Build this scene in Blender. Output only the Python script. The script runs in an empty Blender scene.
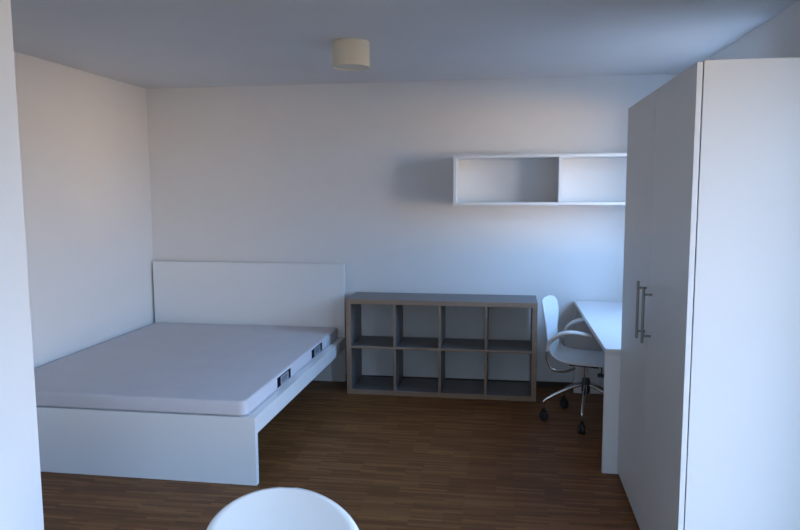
import bpy, bmesh, math
from mathutils import Vector, Matrix

scene = bpy.context.scene
COL = scene.collection
PI = math.pi

# ------------------------------------------------------------------ camera
YAW, PITCH, ROLL = 0.14764, 0.10826, -0.00446
CAM = Vector((3.0384, -5.6304, 1.6165))
fwd = Vector((-math.sin(YAW) * math.cos(PITCH), math.cos(YAW) * math.cos(PITCH), -math.sin(PITCH)))
r0 = Vector((math.cos(YAW), math.sin(YAW), 0))
u0 = r0.cross(fwd)
right = math.cos(ROLL) * r0 + math.sin(ROLL) * u0
up = -math.sin(ROLL) * r0 + math.cos(ROLL) * u0
cam_data = bpy.data.cameras.new('camera')
cam_data.sensor_width = 36.0
cam_data.lens = 36.0 * 684.32 / 800.0
cam_data.clip_start = 0.05
cam = bpy.data.objects.new('camera', cam_data)
COL.objects.link(cam)
M = Matrix((right, up, -fwd)).transposed().to_4x4()
M.translation = CAM
cam.matrix_world = M
scene.camera = cam

# ------------------------------------------------------------------ world: blue sky above, sunlit street below
world = bpy.data.worlds.new('world')
scene.world = world
world.use_nodes = True
wn, wl = world.node_tree.nodes, world.node_tree.links
wn.clear()
w_tc = wn.new('ShaderNodeTexCoord')
w_sep = wn.new('ShaderNodeSeparateXYZ')
w_map = wn.new('ShaderNodeMapRange')
w_map.inputs['From Min'].default_value = -1
w_map.inputs['From Max'].default_value = 1
w_bg = wn.new('ShaderNodeBackground')
w_out = wn.new('ShaderNodeOutputWorld')
wl.new(w_tc.outputs['Generated'], w_sep.inputs[0])
wl.new(w_sep.outputs['Z'], w_map.inputs['Value'])
# azimuth seen from the room: 0 deg straight out of the right-hand windows
w_az = wn.new('ShaderNodeMath')
w_az.operation = 'ARCTAN2'
wl.new(w_sep.outputs['Y'], w_az.inputs[0])
wl.new(w_sep.outputs['X'], w_az.inputs[1])
w_azmap = wn.new('ShaderNodeMapRange')
w_azmap.inputs['From Min'].default_value = -PI / 2
w_azmap.inputs['From Max'].default_value = PI / 2
wl.new(w_az.outputs[0], w_azmap.inputs['Value'])

def world_ramp(stops, src):
    r = wn.new('ShaderNodeValToRGB')
    el = r.color_ramp.elements
    el[0].position, el[0].color = stops[0][0], (*stops[0][1], 1)
    el[1].position, el[1].color = stops[-1][0], (*stops[-1][1], 1)
    for p, c in stops[1:-1]:
        el.new(p).color = (*c, 1)
    wl.new(src, r.inputs[0])
    return r
SKY = [(0.520, (0.56, 0.74, 1.05)), (0.60, (0.60, 0.92, 1.45)), (0.70, (0.52, 0.95, 1.75)), (1.0, (0.30, 0.60, 1.20))]
FILL_SKY = [(0.55, (0.66, 0.70, 0.75)), (0.62, (0.66, 0.86, 1.12)), (0.72, (0.52, 0.86, 1.35)), (1.0, (0.32, 0.56, 0.95))]
GROUND = [(0.0, (0.07, 0.065, 0.06)), (0.36, (0.11, 0.10, 0.09))]
# sunlit facades across the street, and the shaded ones between them
sunny = world_ramp(GROUND + [(0.43, (0.30, 0.23, 0.17)), (0.452, (2.3, 1.60, 1.00)), (0.498, (2.3, 1.65, 1.08))] + SKY, w_map.outputs[0])
shady = world_ramp(GROUND + [(0.44, (0.22, 0.20, 0.19)), (0.47, (0.46, 0.43, 0.42)), (0.50, (0.50, 0.50, 0.52))] + SKY, w_map.outputs[0])
fill_sky = world_ramp(GROUND + [(0.44, (0.26, 0.22, 0.18)), (0.49, (0.55, 0.46, 0.38))] + FILL_SKY, w_map.outputs[0])
d = lambda deg: (deg + 90) / 180
G0, G1 = (0, 0, 0), (1, 1, 1)
azr = world_ramp([(d(-60), G0), (d(-52), G1), (d(-24), G1), (d(-19), G0), (d(-11), G0), (d(-8), (0.75, 0.75, 0.75)), (d(0), (0.75, 0.75, 0.75)), (d(4), G0)], w_azmap.outputs[0])
w_mix = wn.new('ShaderNodeMix')
w_mix.data_type = 'RGBA'
wl.new(azr.outputs[0], w_mix.inputs[0])
wl.new(shady.outputs[0], w_mix.inputs[6])
wl.new(sunny.outputs[0], w_mix.inputs[7])
# less blue sky, added to neutralise the light through the added rear window
azc = world_ramp([(d(-90), G1), (d(-72), G1), (d(-56), G0), (d(90), G0)], w_azmap.outputs[0])
w_mix2 = wn.new('ShaderNodeMix')
w_mix2.data_type = 'RGBA'
wl.new(azc.outputs[0], w_mix2.inputs[0])
wl.new(w_mix.outputs[2], w_mix2.inputs[6])
wl.new(fill_sky.outputs[0], w_mix2.inputs[7])
wl.new(w_mix2.outputs[2], w_bg.inputs['Color'])
wl.new(w_bg.outputs[0], w_out.inputs['Surface'])
w_bg.inputs['Strength'].default_value = 2.0

# windows in the right wall: (y0, y1, z0, z1)
WIN = [(-1.70, -0.60, 1.05, 2.30), (-5.10, -3.60, 0.10, 2.25)]
RX = 4.413          # inner face of right wall
YB = -6.70          # inner face of the wall behind the camera
FILL_WIN = (2.65, 3.45, 1.00, 2.20)     # unseen window added in that wall for fill light: x0, x1, z0, z1
for k, (y0, y1, z0, z1) in enumerate(WIN):
    ld = bpy.data.lights.new('daylight_portal', 'AREA')
    ld.shape = 'RECTANGLE'
    ld.size = y1 - y0
    ld.size_y = z1 - z0
    ld.cycles.is_portal = True
    lo = bpy.data.objects.new('daylight_portal', ld)
    COL.objects.link(lo)
    lo.matrix_world = Matrix(((0, 0, 1, RX + 0.20), (1, 0, 0, (y0 + y1) / 2), (0, 1, 0, (z0 + z1) / 2), (0, 0, 0, 1)))

x0, x1, z0, z1 = FILL_WIN
ld = bpy.data.lights.new('daylight_portal', 'AREA')
ld.shape = 'RECTANGLE'
ld.size = x1 - x0
ld.size_y = z1 - z0
ld.cycles.is_portal = True
lo = bpy.data.objects.new('daylight_portal', ld)
COL.objects.link(lo)
lo.matrix_world = Matrix(((1, 0, 0, (x0 + x1) / 2), (0, 0, -1, YB - 0.20), (0, 1, 0, (z0 + z1) / 2), (0, 0, 0, 1)))

vs = scene.view_settings
vs.view_transform = 'Standard'
vs.look = 'None'
vs.gamma = 1.0
vs.use_curve_mapping = False
vs.exposure = 2.72

# ------------------------------------------------------------------ materials
def mat(name, color, rough=0.5, metal=0.0, spec=0.5, coat=0.0):
    m = bpy.data.materials.new(name)
    m.use_nodes = True
    b = m.node_tree.nodes['Principled BSDF']
    b.inputs['Base Color'].default_value = (*color, 1)
    b.inputs['Roughness'].default_value = rough
    b.inputs['Metallic'].default_value = metal
    b.inputs['Specular IOR Level'].default_value = spec
    b.inputs['Coat Weight'].default_value = coat
    return m

def add_noise(m, c1, c2, scale=(1, 1, 1), nscale=8.0, detail=4.0, bump=0.0, bump_scale=60.0, bump_dist=0.002):
    nt = m.node_tree
    b = nt.nodes['Principled BSDF']
    tc = nt.nodes.new('ShaderNodeTexCoord')
    mp = nt.nodes.new('ShaderNodeMapping')
    mp.inputs['Scale'].default_value = scale
    n = nt.nodes.new('ShaderNodeTexNoise')
    n.inputs['Scale'].default_value = nscale
    n.inputs['Detail'].default_value = detail
    rp = nt.nodes.new('ShaderNodeValToRGB')
    rp.color_ramp.elements[0].position = 0.3
    rp.color_ramp.elements[1].position = 0.7
    rp.color_ramp.elements[0].color = (*c1, 1)
    rp.color_ramp.elements[1].color = (*c2, 1)
    nt.links.new(tc.outputs['Object'], mp.inputs[0])
    nt.links.new(mp.outputs[0], n.inputs['Vector'])
    nt.links.new(n.outputs['Fac'], rp.inputs[0])
    nt.links.new(rp.outputs[0], b.inputs['Base Color'])
    if bump:
        n2 = nt.nodes.new('ShaderNodeTexNoise')
        n2.inputs['Scale'].default_value = bump_scale
        n2.inputs['Detail'].default_value = 3
        bp = nt.nodes.new('ShaderNodeBump')
        bp.inputs['Strength'].default_value = bump
        bp.inputs['Distance'].default_value = bump_dist
        nt.links.new(tc.outputs['Object'], n2.inputs['Vector'])
        nt.links.new(n2.outputs['Fac'], bp.inputs['Height'])
        nt.links.new(bp.outputs[0], b.inputs['Normal'])
    return m

M_wall = add_noise(mat('wall_paint', (0.74, 0.73, 0.72), 0.85, spec=0.2), (0.80, 0.79, 0.78), (0.82, 0.81, 0.80), nscale=3, bump=0.15, bump_scale=140, bump_dist=0.001)
M_ceil = add_noise(mat('ceiling_paint', (0.70, 0.70, 0.70), 0.9, spec=0.2), (0.74, 0.74, 0.745), (0.76, 0.76, 0.765), nscale=3, bump=0.1, bump_scale=120, bump_dist=0.001)
M_white = add_noise(mat('white_lacquer', (0.78, 0.78, 0.77), 0.35), (0.775, 0.775, 0.765), (0.79, 0.79, 0.78), nscale=2)
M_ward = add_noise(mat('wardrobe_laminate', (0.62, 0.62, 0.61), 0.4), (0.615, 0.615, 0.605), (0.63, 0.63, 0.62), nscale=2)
M_bed = add_noise(mat('white_bed_lacquer', (0.76, 0.77, 0.77), 0.28), (0.845, 0.85, 0.845), (0.86, 0.865, 0.86), nscale=2)
M_desk = add_noise(mat('white_desk_laminate', (0.80, 0.80, 0.80), 0.3), (0.795, 0.795, 0.795), (0.81, 0.81, 0.81), nscale=2)
M_shell = mat('white_moulded_shell', (0.75, 0.75, 0.74), 0.3, coat=0.15)
M_pad = mat('armrest_plastic', (0.76, 0.75, 0.72), 0.45)
M_chrome = mat('chrome', (0.72, 0.72, 0.72), 0.16, metal=1.0)
M_steel = mat('brushed_steel', (0.27, 0.26, 0.245), 0.42, metal=0.8)
M_black = mat('black_plastic', (0.018, 0.018, 0.02), 0.45)
M_navy = mat('navy_webbing', (0.006, 0.008, 0.018), 0.9, spec=0.1)
M_tag = add_noise(mat('grey_label_cloth', (0.22, 0.23, 0.26), 0.8), (0.30, 0.31, 0.35), (0.38, 0.39, 0.43), nscale=60)
M_print = mat('dark_print', (0.05, 0.055, 0.08), 0.8)
M_shade = add_noise(mat('cream_lamp_shade', (0.62, 0.57, 0.45), 0.7), (0.80, 0.72, 0.55), (0.82, 0.74, 0.57), nscale=6)
M_diff = mat('lamp_diffuser', (0.70, 0.66, 0.56), 0.5)
M_mattress = add_noise(mat('mattress_cover', (0.44, 0.44, 0.50), 0.9, spec=0.2), (0.63, 0.63, 0.675), (0.66, 0.66, 0.705), nscale=5, bump=0.25, bump_scale=400, bump_dist=0.001)
M_taupe = add_noise(mat('grey_taupe_wood', (0.16, 0.14, 0.125), 0.38), (0.125, 0.115, 0.115), (0.185, 0.170, 0.170), scale=(1, 14, 14), nscale=5, detail=6, bump=0.1, bump_scale=50)
M_edge = add_noise(mat('brown_edge_band', (0.3, 0.22, 0.17), 0.5), (0.29, 0.190, 0.125), (0.39, 0.262, 0.18), scale=(14, 1, 14), nscale=5)
M_skirt = add_noise(mat('dark_wood_skirting', (0.05, 0.032, 0.022), 0.5), (0.045, 0.028, 0.02), (0.06, 0.04, 0.028), scale=(1, 20, 20), nscale=6)
M_frame = mat('window_frame_white', (0.78, 0.78, 0.78), 0.4)

def make_floor_mat():
    m = mat('strip_parquet', (0.1, 0.06, 0.04), 0.5, spec=0.25)
    nt = m.node_tree
    b = nt.nodes['Principled BSDF']
    tc = nt.nodes.new('ShaderNodeTexCoord')
    br = nt.nodes.new('ShaderNodeTexBrick')
    br.offset = 0.37
    br.inputs['Color1'].default_value = (0.0, 0.0, 0.0, 1)
    br.inputs['Color2'].default_value = (1, 1, 1, 1)
    br.inputs['Mortar'].default_value = (0.2, 0.2, 0.2, 1)
    br.inputs['Scale'].default_value = 1.0
    br.inputs['Mortar Size'].default_value = 0.0006
    br.inputs['Bias'].default_value = 0.0
    br.inputs['Brick Width'].default_value = 0.26
    br.inputs['Row Height'].default_value = 0.019
    rp = nt.nodes.new('ShaderNodeValToRGB')
    e = rp.color_ramp.elements
    e[0].position = 0.0
    e[0].color = (0.142, 0.053, 0.015, 1)
    e[1].position = 1.0
    e[1].color = (0.280, 0.124, 0.042, 1)
    x = e.new(0.6)
    x.color = (0.198, 0.081, 0.025, 1)
    mp = nt.nodes.new('ShaderNodeMapping')
    mp.inputs['Scale'].default_value = (3, 60, 1)
    n = nt.nodes.new('ShaderNodeTexNoise')
    n.inputs['Scale'].default_value = 2.0
    n.inputs['Detail'].default_value = 5
    mr = nt.nodes.new('ShaderNodeMapRange')
    mr.inputs['To Min'].default_value = 0.72
    mr.inputs['To Max'].default_value = 1.25
    mx = nt.nodes.new('ShaderNodeMix')
    mx.data_type = 'RGBA'
    mx.blend_type = 'MULTIPLY'
    mx.inputs[0].default_value = 1.0
    L = nt.links.new
    L(tc.outputs['Object'], br.inputs['Vector'])
    L(br.outputs['Color'], rp.inputs[0])
    L(tc.outputs['Object'], mp.inputs[0])
    L(mp.outputs[0], n.inputs['Vector'])
    L(n.outputs['Fac'], mr.inputs['Value'])
    L(rp.outputs[0], mx.inputs[6])
    L(mr.outputs[0], mx.inputs[7])
    L(mx.outputs[2], b.inputs['Base Color'])
    return m
M_floor = make_floor_mat()

def make_glass():
    m = bpy.data.materials.new('window_glass')
    m.use_nodes = True
    nt = m.node_tree
    nt.nodes.clear()
    t = nt.nodes.new('ShaderNodeBsdfTransparent')
    t.inputs[0].default_value = (0.94, 0.96, 0.96, 1)
    g = nt.nodes.new('ShaderNodeBsdfGlossy')
    g.inputs['Roughness'].default_value = 0.02
    mx = nt.nodes.new('ShaderNodeMixShader')
    mx.inputs[0].default_value = 0.06
    o = nt.nodes.new('ShaderNodeOutputMaterial')
    nt.links.new(t.outputs[0], mx.inputs[1])
    nt.links.new(g.outputs[0], mx.inputs[2])
    nt.links.new(mx.outputs[0], o.inputs[0])
    return m
M_glass = make_glass()

# ------------------------------------------------------------------ mesh helpers
def box(bm, x0, x1, y0, y1, z0, z1):
    v = [bm.verts.new((x, y, z)) for x in (x0, x1) for y in (y0, y1) for z in (z0, z1)]
    for f in ((0, 1, 3, 2), (4, 6, 7, 5), (0, 4, 5, 1), (2, 3, 7, 6), (0, 2, 6, 4), (1, 5, 7, 3)):
        bm.faces.new([v[i] for i in f])

def boxbm(*a):
    bm = bmesh.new()
    box(bm, *a)
    return bm

def lathe(bm, prof, center=(0, 0, 0), n=40, axis='Z', cap=True):
    rings = []
    for r, h in prof:
        ring = []
        for k in range(n):
            t = 2 * PI * k / n
            a, c = r * math.cos(t), r * math.sin(t)
            p = {'Z': (a, c, h), 'Y': (a, h, c), 'X': (h, a, c)}[axis]
            ring.append(bm.verts.new((p[0] + center[0], p[1] + center[1], p[2] + center[2])))
        rings.append(ring)
    for A, B in zip(rings, rings[1:]):
        for k in range(n):
            bm.faces.new((A[k], A[(k + 1) % n], B[(k + 1) % n], B[k]))
    if cap:
        bm.faces.new(rings[0][::-1])
        bm.faces.new(rings[-1])

def smooth_path(pts, sub=6):
    P = [Vector(p) for p in pts]
    out = []
    for i in range(len(P) - 1):
        a, b, c, d = P[max(i - 1, 0)], P[i], P[i + 1], P[min(i + 2, len(P) - 1)]
        for k in range(sub):
            t = k / sub
            out.append(0.5 * ((2 * b) + (c - a) * t + (2 * a - 5 * b + 4 * c - d) * t * t + (3 * b - a - 3 * c + d) * t ** 3))
    out.append(P[-1])
    return out

def tube(bm, path, r, n=12, rx=None, flat_up=Vector((0, 0, 1))):
    """round (or oval: r across, rx along the side direction) tube along a list of points; r may be a list"""
    rings = []
    prev_side = None
    for i, p in enumerate(path):
        t = (path[min(i + 1, len(path) - 1)] - path[max(i - 1, 0)]).normalized()
        s = t.cross(flat_up)
        if s.length < 0.05:
            s = prev_side if prev_side is not None else t.cross(Vector((0, 1, 0)))
        s = (s - t * s.dot(t)).normalized()
        if prev_side is not None and s.dot(prev_side) < 0:
            s = -s
        prev_side = s
        q = s.cross(t).normalized()
        rr = r[i] if isinstance(r, (list, tuple)) else r
        rs = rx[i] if isinstance(rx, (list, tuple)) else (rx if rx else rr)
        rings.append([bm.verts.new(p + s * (rs * math.cos(2 * PI * k / n)) + q * (rr * math.sin(2 * PI * k / n))) for k in range(n)])
    for A, B in zip(rings, rings[1:]):
        for k in range(n):
            bm.faces.new((A[k], A[(k + 1) % n], B[(k + 1) % n], B[k]))
    bm.faces.new(rings[0][::-1])
    bm.faces.new(rings[-1])

def obj(name, bm, m, parent=None, bevel=0.0, seg=2, smooth=False):
    bmesh.ops.recalc_face_normals(bm, faces=bm.faces[:])
    me = bpy.data.meshes.new(name)
    bm.to_mesh(me)
    bm.free()
    me.materials.append(m)
    o = bpy.data.objects.new(name, me)
    COL.objects.link(o)
    if smooth:
        for p in me.polygons:
            p.use_smooth = True
        if smooth != 'all':
            me.set_sharp_from_angle(angle=math.radians(40))
    if bevel:
        b = o.modifiers.new('bevel', 'BEVEL')
        b.width = bevel
        b.segments = seg
        b.limit_method = 'ANGLE'
        if seg > 2:
            for p in me.polygons:
                p.use_smooth = True
    if parent:
        o.parent = parent
    return o

def thing(name, label, cat, loc=(0, 0, 0), rz=0.0, group=None):
    o = bpy.data.objects.new(name, None)
    COL.objects.link(o)
    o.location = loc
    o.rotation_euler = (0, 0, rz)
    o.empty_display_size = 0.1
    o['label'] = label
    o['category'] = cat
    if group:
        o['group'] = group
    return o

def struct(name, bm, m, label=None, parent=None, bevel=0.0):
    o = obj(name, bm, m, parent, bevel)
    if parent is None:
        o['kind'] = 'structure'
        o['label'] = label
        o['category'] = name.split('_')[0]
    return o

# ------------------------------------------------------------------ room
H = 2.4976
T = 0.25
PX, PY = 1.70, -3.865     # entrance partition: its face and its far corner
struct('floor', boxbm(-T, RX + T, YB - T, T, -0.2, 0.0), M_floor, 'dark brown strip parquet floor of the room')
struct('ceiling', boxbm(-T, RX + T, YB - T, T, H, H + 0.2), M_ceil, 'plain white ceiling above the whole room')
struct('wall_back', boxbm(-T, RX + T, 0, T, 0, H), M_wall, 'white wall behind the bed headboard and the cube shelf')
struct('wall_left', boxbm(-T, 0, PY, 0, 0, H), M_wall, 'white side wall along the left side of the bed')
struct('wall_entrance', boxbm(-T, PX, YB, PY, 0, H), M_wall, 'bright white wall end at the left edge of the photo')
bm = bmesh.new()
fx0, fx1, fz0, fz1 = FILL_WIN
box(bm, -T, fx0, YB - T, YB, 0, H)
box(bm, fx1, RX + T, YB - T, YB, 0, H)
box(bm, fx0, fx1, YB - T, YB, 0, fz0)
box(bm, fx0, fx1, YB - T, YB, fz1, H)
struct('wall_front', bm, M_wall, 'white wall behind the camera')
bm = bmesh.new()
ys = [YB]
for (y0, y1, z0, z1) in sorted(WIN):
    box(bm, RX, RX + T, ys[-1], y0, 0, H)
    box(bm, RX, RX + T, y0, y1, 0, z0)
    box(bm, RX, RX + T, y0, y1, z1, H)
    ys.append(y1)
box(bm, RX, RX + T, ys[-1], 0, 0, H)
struct('wall_right', bm, M_wall, 'white wall on the right behind wardrobe and desk')
for k, (y0, y1, z0, z1) in enumerate(WIN):
    bm = bmesh.new()
    xa, xb, w = RX + 0.10, RX + 0.16, 0.06
    box(bm, xa, xb, y0, y1, z0, z0 + w)
    box(bm, xa, xb, y0, y1, z1 - w, z1)
    box(bm, xa, xb, y0, y0 + w, z0 + w, z1 - w)
    box(bm, xa, xb, y1 - w, y1, z0 + w, z1 - w)
    ym = (y0 + y1) / 2
    box(bm, xa, xb, ym - w / 2, ym + w / 2, z0 + w, z1 - w)
    wo = struct('window_%d' % (k + 1), bm, M_frame, ('white framed window above the desk, hidden behind the wardrobe', 'tall white framed window out of view right of the camera')[k])
    for a, b in ((y0 + w, ym - w / 2), (ym + w / 2, y1 - w)):
        struct('pane', boxbm(xa + 0.027, xa + 0.033, a, b, z0 + w, z1 - w), M_glass, parent=wo)

bm = bmesh.new()
ya, yb, w = YB - 0.16, YB - 0.10, 0.06
box(bm, fx0, fx1, ya, yb, fz0, fz0 + w)
box(bm, fx0, fx1, ya, yb, fz1 - w, fz1)
xm = (fx0 + fx1) / 2
for xa, xb in ((fx0, fx0 + w), (xm - w / 2, xm + w / 2), (fx1 - w, fx1)):
    box(bm, xa, xb, ya, yb, fz0 + w, fz1 - w)
wo = struct('window_3', bm, M_frame, 'unseen white framed window added behind the camera for fill light')
for xa, xb in ((fx0 + w, xm - w / 2), (xm + w / 2, fx1 - w)):
    struct('pane', boxbm(xa, xb, ya + 0.027, ya + 0.033, fz0 + w, fz1 - w), M_glass, parent=wo)

SK, ST = 0.045, 0.014
struct('baseboard_back', boxbm(0, RX, -ST, 0, 0, SK), M_skirt, 'low dark wood baseboard along the back wall')
struct('baseboard_left', boxbm(0, ST, PY, -ST, 0, SK), M_skirt, 'low dark wood baseboard along the left wall beside bed')
struct('baseboard_right', boxbm(RX - ST, RX, -3.55, -ST, 0, SK), M_skirt, 'low dark wood baseboard along right wall under the desk')
struct('baseboard_entrance', boxbm(PX, PX + ST, YB, PY, 0, SK), M_skirt, 'low dark wood baseboard along the near left wall')

# ------------------------------------------------------------------ wardrobe
WX, WF, WN, WH = 3.706, -1.735, -3.102, 2.055
ward = thing('wardrobe', 'tall white two-door wardrobe standing at the right wall', 'wardrobe', (WX, WF, 0), -0.008)
dep = RX - ST - 0.006 - WX
L = WF - WN
cx0 = 0.023
obj('side_panel', boxbm(cx0, dep, -L, -L + 0.018, 0, WH), M_ward, ward, 0.001)
obj('side_panel', boxbm(cx0, dep, -0.018, 0, 0, WH), M_ward, ward, 0.001)
obj('top_panel', boxbm(cx0, dep, -L + 0.0185, -0.0185, WH - 0.02, WH - 0.0005), M_ward, ward, 0.001)
obj('back_panel', boxbm(dep - 0.008, dep - 0.001, -L + 0.0185, -0.0185, 0.06, WH - 0.0205), M_ward, ward)
obj('bottom_panel', boxbm(cx0, dep - 0.009, -L + 0.0185, -0.0185, 0.06, 0.08), M_ward, ward)
obj('plinth', boxbm(cx0 + 0.03, cx0 + 0.046, -L + 0.0185, -0.0185, 0, 0.0595), M_ward, ward)
ysplit = -2.443 - WF
for (a, b, hy, z0, z1) in ((ysplit + 0.0005, -0.001, -2.380 - WF, 0.932, 1.198), (-L + 0.001, ysplit - 0.0005, -2.509 - WF, 0.936, 1.186)):
    d = obj('door', boxbm(0, 0.0195, a, b, 0.022, WH - 0.004), M_ward, ward, 0.0015)
    h = bmesh.new()
    tube(h, [Vector((-0.037, hy, z0)), Vector((-0.037, hy, z1))], 0.0065, 14)
    for zz in (z0 + 0.032, z1 - 0.032):
        tube(h, [Vector((-0.036, hy, zz)), Vector((0.0, hy, zz))], 0.005, 10)
    hd = obj('handle', h, M_steel, d, smooth=True)
    hd['label'] = 'steel bar handle'

# ------------------------------------------------------------------ desk
DX, DN, DH = 3.624, -1.730, 0.7268
desk = thing('desk', 'white desk along the right wall behind the wardrobe', 'desk', (DX, 0, 0))
dd = RX - ST - 0.006 - DX
obj('desktop', boxbm(0, dd, DN, -0.018, DH - 0.028, DH), M_desk, desk, 0.0015)
obj('side_panel', boxbm(0.0, dd, DN, DN + 0.028, 0, DH - 0.0285), M_desk, desk, 0.0015)
obj('side_panel', boxbm(0.0, dd, -0.150, -0.122, 0, DH - 0.0285), M_desk, desk, 0.0015)
obj('modesty_panel', boxbm(dd - 0.10, dd - 0.082, DN + 0.0285, -0.1505, 0.36, DH - 0.0285), M_desk, desk, 0.001)

# ------------------------------------------------------------------ wall shelf
ws = thing('wall_shelf', 'white open wall shelf of two compartments mounted above the desk', 'shelf', (2.665, -0.001, 1.502))
SL, SD, SH = 1.60, 0.307, 0.383
obj('bottom_board', boxbm(0, SL, -SD, 0, 0, 0.022), M_white, ws, 0.001)
obj('top_board', boxbm(0, SL, -SD, 0, SH - 0.022, SH), M_white, ws, 0.001)
obj('end_panel', boxbm(0, 0.022, -SD, 0, 0.0225, SH - 0.0225), M_white, ws, 0.001)
obj('end_panel', boxbm(SL - 0.022, SL, -SD, 0, 0.0225, SH - 0.0225), M_white, ws, 0.001)
obj('divider', boxbm(0.795, 0.817, -SD, 0, 0.0225, SH - 0.0225), M_white, ws, 0.001)

# ------------------------------------------------------------------ bookcase
bk = thing('cube_bookcase', 'low grey-brown cube bookcase with eight empty compartments against the back wall', 'bookcase', (1.832, -0.017, 0), -0.0104)
def panel(name, bm, bevel):
    o = obj(name, bm, M_taupe, bk, bevel)
    o.data.materials.append(M_edge)          # the front edge of each board carries a brown edge band
    for p in o.data.polygons:
        if p.normal.y < -0.9:
            p.material_index = 1
    return o
KW, KH, KD, to, ti = 1.487, 0.766, 0.39, 0.038, 0.018
panel('top_panel', boxbm(0, KW, -KD, 0, KH - to, KH), 0.0012)
panel('bottom_panel', boxbm(0, KW, -KD, 0, 0, to), 0.0012)
panel('side_panel', boxbm(0, to, -KD, 0, to + 0.0005, KH - to - 0.0005), 0.0012)
panel('side_panel', boxbm(KW - to, KW, -KD, 0, to + 0.0005, KH - to - 0.0005), 0.0012)
cw = (KW - 2 * to - 3 * ti) / 4
zm = KH / 2
for r in range(2):
    za, zb = ((to + 0.0005, zm - ti / 2 - 0.0005), (zm + ti / 2 + 0.0005, KH - to - 0.0005))[r]
    for k in range(3):
        x = to + (k + 1) * cw + k * ti
        panel('divider', boxbm(x, x + ti, -KD + 0.002, 0, za, zb), 0.001)
panel('middle_shelf', boxbm(to + 0.0005, KW - to - 0.0005, -KD + 0.002, 0, zm - ti / 2, zm + ti / 2), 0.001)

# ------------------------------------------------------------------ bed
bed = thing('double_bed', 'white double bed frame with plain headboard in the left corner', 'bed', (0.021, -0.0185, 0), -0.0098)
BW, BL, BH, BF = 1.718, 2.128, 1.01, 0.384
obj('headboard', boxbm(0, BW, -0.040, 0, 0, BH), M_bed, bed, 0.002)
obj('footboard', boxbm(0, BW, -BL, -BL + 0.038, 0, BF), M_bed, bed, 0.002)
for x0 in (0.0, BW - 0.05):
    obj('side_rail', boxbm(x0, x0 + 0.05, -BL + 0.0385, -0.0405, 0.288, 0.386), M_bed, bed, 0.002)
obj('centre_beam', boxbm(BW / 2 - 0.02, BW / 2 + 0.02, -BL + 0.0385, -0.0405, 0.20, 0.268), M_steel, bed)
for k in range(16):
    y = -0.10 - k * 0.125
    obj('slat', boxbm(0.0505, BW - 0.0505, y - 0.07, y, 0.269, 0.289), M_bed, bed)

# mattress
def mattress():
    m = thing('mattress', 'grey foam mattress lying bare on the white bed frame', 'mattress', (0.021, -0.0185, 0.2895), -0.0098)
    x0, x1, y0, y1, h = 0.016, BW - 0.054, -BL + 0.006, -0.048, 0.184
    bm = boxbm(x0, x1, y0, y1, 0.098, h)
    ve = [e for e in bm.edges if abs(e.verts[0].co.z - e.verts[1].co.z) > 0.01]
    bmesh.ops.bevel(bm, geom=ve, offset=0.045, segments=5, affect='EDGES', profile=0.5)
    he = [e for e in bm.edges if e.verts[0].co.z > h - 1e-4 and e.verts[1].co.z > h - 1e-4 or e.verts[0].co.z < 0.0985 and e.verts[1].co.z < 0.0985]
    bmesh.ops.bevel(bm, geom=he, offset=0.014, segments=4, affect='EDGES', profile=0.5)
    box(bm, 0.053, x1 - 0.001, -BL + 0.045, y1, 0.0, 0.100)
    obj('cover', bm, M_mattress, m, smooth=True)
    for ya, yb in ((-1.60, -1.345), (-0.845, -0.575)):
        hb = boxbm(x1 - 0.001, x1 + 0.004, ya, yb, 0.108, 0.170)
        s = obj('mattress_handle', hb, M_navy, m, 0.0015)
        s['label'] = 'dark handle strap with grey label'
        w = yb - ya
        t = obj('cloth_label', boxbm(x1 + 0.0035, x1 + 0.0055, ya + 0.20 * w, yb - 0.20 * w, 0.113, 0.165), M_tag, s)
        lb = bmesh.new()
        for zz, f in ((0.150, 0.72), (0.138, 0.85), (0.126, 0.6)):
            ww = w * 0.6 * f / 2
            box(lb, x1 + 0.005, x1 + 0.0062, (ya + yb) / 2 - ww, (ya + yb) / 2 + ww, zz, zz + 0.006)
        obj('printed_lines', lb, M_print, s)
    return m
mattress()

# ------------------------------------------------------------------ ceiling lamp
lamp = thing('ceiling_lamp', 'round cream drum lamp fixed under the ceiling', 'lamp', (2.137, -1.52, H))
bm = bmesh.new()
R = 0.112
lathe(bm, [(R, -0.006), (R, -0.146), (R - 0.002, -0.148), (R - 0.006, -0.148), (R - 0.008, -0.146), (R - 0.008, -0.006)], n=64, cap=False)
obj('lamp_shade', bm, M_shade, lamp, smooth=True)
bm = bmesh.new()
lathe(bm, [(R - 0.003, 0.0), (R - 0.003, -0.0065)], n=64)
obj('ceiling_plate', bm, M_shade, lamp, smooth=True)
bm = bmesh.new()
lathe(bm, [(R - 0.0085, -0.134), (R - 0.0085, -0.142), (0.06, -0.1425), (0.01, -0.143)], n=64)
obj('diffuser', bm, M_diff, lamp, smooth=True)

# ------------------------------------------------------------------ moulded shell (seat and back in one piece)
def shell_bm(prof, nx=18):
    """prof: list of (forward, z, half width, edge lift); local +X is forward, Y is side"""
    bm = bmesh.new()
    rows = []
    P = smooth_path([(a, b, 0) for a, b, c, d in prof], 5)
    W = smooth_path([(c, d, 0) for a, b, c, d in prof], 5)
    for i, (p, w) in enumerate(zip(P, W)):
        t = (P[min(i + 1, len(P) - 1)] - P[max(i - 1, 0)]).normalized()
        nrm = Vector((t.y, -t.x, 0))      # towards the sitter
        row = []
        for k in range(nx + 1):
            s = -1 + 2 * k / nx
            off = (w.y + 0.75 * w.x * w.x) * s * s
            row.append(bm.verts.new((p.x + nrm.x * off, w.x * s, p.y + nrm.y * off)))
        rows.append(row)
    for A, B in zip(rows, rows[1:]):
        for k in range(nx):
            bm.faces.new((A[k], A[k + 1], B[k + 1], B[k]))
    return bm

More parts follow.
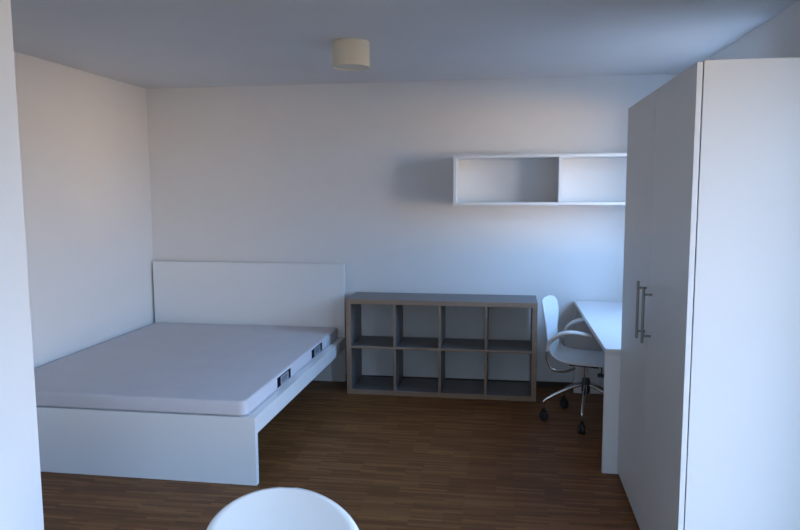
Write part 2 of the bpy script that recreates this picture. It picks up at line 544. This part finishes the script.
SHELL = [(0.232, 0.418, 0.135, -0.012), (0.226, 0.426, 0.165, -0.018), (0.205, 0.434, 0.192, -0.020), (0.14, 0.440, 0.210, -0.020), (0.04, 0.434, 0.214, -0.016), (-0.08, 0.430, 0.205, -0.010),
         (-0.17, 0.442, 0.180, 0.0), (-0.225, 0.478, 0.155, 0.002), (-0.252, 0.540, 0.140, 0.004), (-0.266, 0.610, 0.152, 0.004), (-0.277, 0.690, 0.186, 0.004),
         (-0.287, 0.745, 0.205, 0.004), (-0.295, 0.798, 0.200, 0.004), (-0.299, 0.832, 0.178, 0.003), (-0.301, 0.847, 0.148, 0.002), (-0.302, 0.856, 0.105, 0.0), (-0.303, 0.859, 0.04, 0.0)]

def add_shell(parent, prof, name='seat_shell'):
    o = obj(name, shell_bm(prof), M_shell, parent, smooth='all')
    s = o.modifiers.new('solid', 'SOLIDIFY')
    s.thickness = 0.014
    s.offset = 0
    s.use_even_offset = False
    return o

# ------------------------------------------------------------------ swivel chair
HD = math.radians(-17)
ch = thing('swivel_chair', 'white moulded swivel chair with armrests and chrome star base at the desk', 'chair', (3.636, -0.812, 0), HD)
add_shell(ch, SHELL)
bm = bmesh.new()
lathe(bm, [(0.055, 0.396), (0.075, 0.402), (0.08, 0.418), (0.07, 0.424)], n=24)
box(bm, -0.11, 0.09, -0.05, 0.05, 0.394, 0.412)
obj('seat_mechanism', bm, M_black, ch, smooth=True)
bm = bmesh.new()
tube(bm, smooth_path([(0.075, 0.0, 0.404), (0.105, -0.01, 0.390), (0.105, -0.015, 0.350)], 5), 0.005, 8)
box(bm, 0.080, 0.125, -0.032, 0.0, 0.328, 0.350)
obj('height_lever', bm, M_black, ch, 0.003)
bm = bmesh.new()
lathe(bm, [(0.014, 0.30), (0.014, 0.395)], n=20)
obj('gas_column', bm, M_chrome, ch, smooth=True)
bm = bmesh.new()
lathe(bm, [(0.026, 0.20), (0.030, 0.215), (0.030, 0.285), (0.024, 0.305), (0.016, 0.312)], n=24)
obj('column_sleeve', bm, M_black, ch, smooth=True)
# armrests: chrome loop from under the seat, back, up and forward, a light pad on the upper arc
arm0 = None
for s in (-1, 1):
    tb = bmesh.new()
    pts = [(-0.06, s * 0.12, 0.398), (-0.10, s * 0.20, 0.392), (-0.15, s * 0.240, 0.398), (-0.192, s * 0.252, 0.420), (-0.216, s * 0.255, 0.470), (-0.216, s * 0.256, 0.535), (-0.195, s * 0.257, 0.594), (-0.15, s * 0.258, 0.637)]
    tube(tb, smooth_path(pts, 6), 0.009, 12)
    t = obj('armrest', tb, M_chrome, ch, smooth='all')
    t['label'] = 'curved armrest on a chrome tube'
    pb = bmesh.new()
    pp = smooth_path([(-0.214, s * 0.256, 0.530), (-0.200, s * 0.257, 0.590), (-0.16, s * 0.258, 0.636), (-0.10, s * 0.259, 0.665), (-0.03, s * 0.259, 0.672), (0.05, s * 0.258, 0.662), (0.075, s * 0.257, 0.656)], 6)
    n = len(pp)
    ra = [0.011 + 0.004 * math.sin(PI * i / (n - 1)) for i in range(n)]
    rb = [0.016 + 0.016 * math.sin(PI * min(1, 1.15 * i / (n - 1)) * 0.85) for i in range(n)]
    tube(pb, pp, ra, 14, rb, flat_up=Vector((-0.3, 0, 1)))
    obj('arm_pad', pb, M_pad, t, smooth='all')
# five legs, each with its caster
b0 = math.radians(187) - HD
leg0 = cas0 = None
for k in range(5):
    a = b0 + k * 2 * PI / 5
    if k == 0:
        lb = bmesh.new()
        pts = smooth_path([(0.024, 0, 0.262), (0.10, 0, 0.238), (0.20, 0, 0.195), (0.265, 0, 0.160), (0.288, 0, 0.140), (0.293, 0, 0.110), (0.293, 0, 0.082)], 6)
        n = len(pts)
        tube(lb, pts, [0.013 - 0.005 * i / n for i in range(n)], 12)
        leg = obj('leg', lb, M_chrome, ch, smooth='all')
        cb = bmesh.new()
        for sg in (-1, 1):
            prof = [(0.010, sg * 0.003), (0.031, sg * 0.003), (0.034, sg * 0.006), (0.034, sg * 0.016), (0.030, sg * 0.021), (0.010, sg * 0.022)]
            lathe(cb, prof, (0.290, 0, 0.034), n=24, axis='Y')
        lathe(cb, [(0.010, -0.01), (0.010, 0.01)], (0.290, 0, 0.034), n=12, axis='Y')
        lathe(cb, [(0.013, 0.06), (0.013, 0.092)], (0.293, 0, 0), n=14)
        box(cb, 0.272, 0.312, -0.010, 0.010, 0.044, 0.074)
        cas = obj('caster', cb, M_black, leg, smooth=True)
        leg0, cas0 = leg, cas
    else:
        leg = leg0.copy()
        COL.objects.link(leg)
        cas = cas0.copy()
        COL.objects.link(cas)
        cas.parent = leg
    leg.rotation_euler = (0, 0, a)

# ------------------------------------------------------------------ near chair, only its back reaches into the picture
CH2 = [(a, b, w * 1.02, e) for a, b, w, e in SHELL[:9]] + [(-0.262, 0.585, 0.175, 0.004), (-0.270, 0.630, 0.206, 0.004)]
for k in range(11):                       # the top closes in a half ellipse
    t = math.radians(84) * k / 10
    CH2.append((-0.274 - 0.028 * math.sin(t), 0.655 + 0.147 * math.sin(t), max(0.004, 0.220 * math.cos(t)), 0.004 * math.cos(t)))
nc = thing('shell_chair', 'white shell chair whose rounded back shows at the bottom edge', 'chair', (2.473, -4.185, 0), math.radians(-88))
add_shell(nc, CH2)
for sx in (-1, 1):
    for sy in (-1, 1):
        lb = bmesh.new()
        pts = smooth_path([(sx * 0.03, sy * 0.05, 0.402), (sx * 0.12, sy * 0.13, 0.396), (sx * 0.165, sy * 0.175, 0.35), (sx * 0.20, sy * 0.21, 0.10), (sx * 0.212, sy * 0.222, 0.0)], 6)
        tube(lb, pts, 0.008, 12)
        obj('leg', lb, M_chrome, nc, smooth='all')
bm = bmesh.new()
lathe(bm, [(0.08, 0.390), (0.085, 0.395), (0.085, 0.404), (0.08, 0.409)], n=24)
obj('under_seat_plate', bm, M_black, nc, smooth=True)
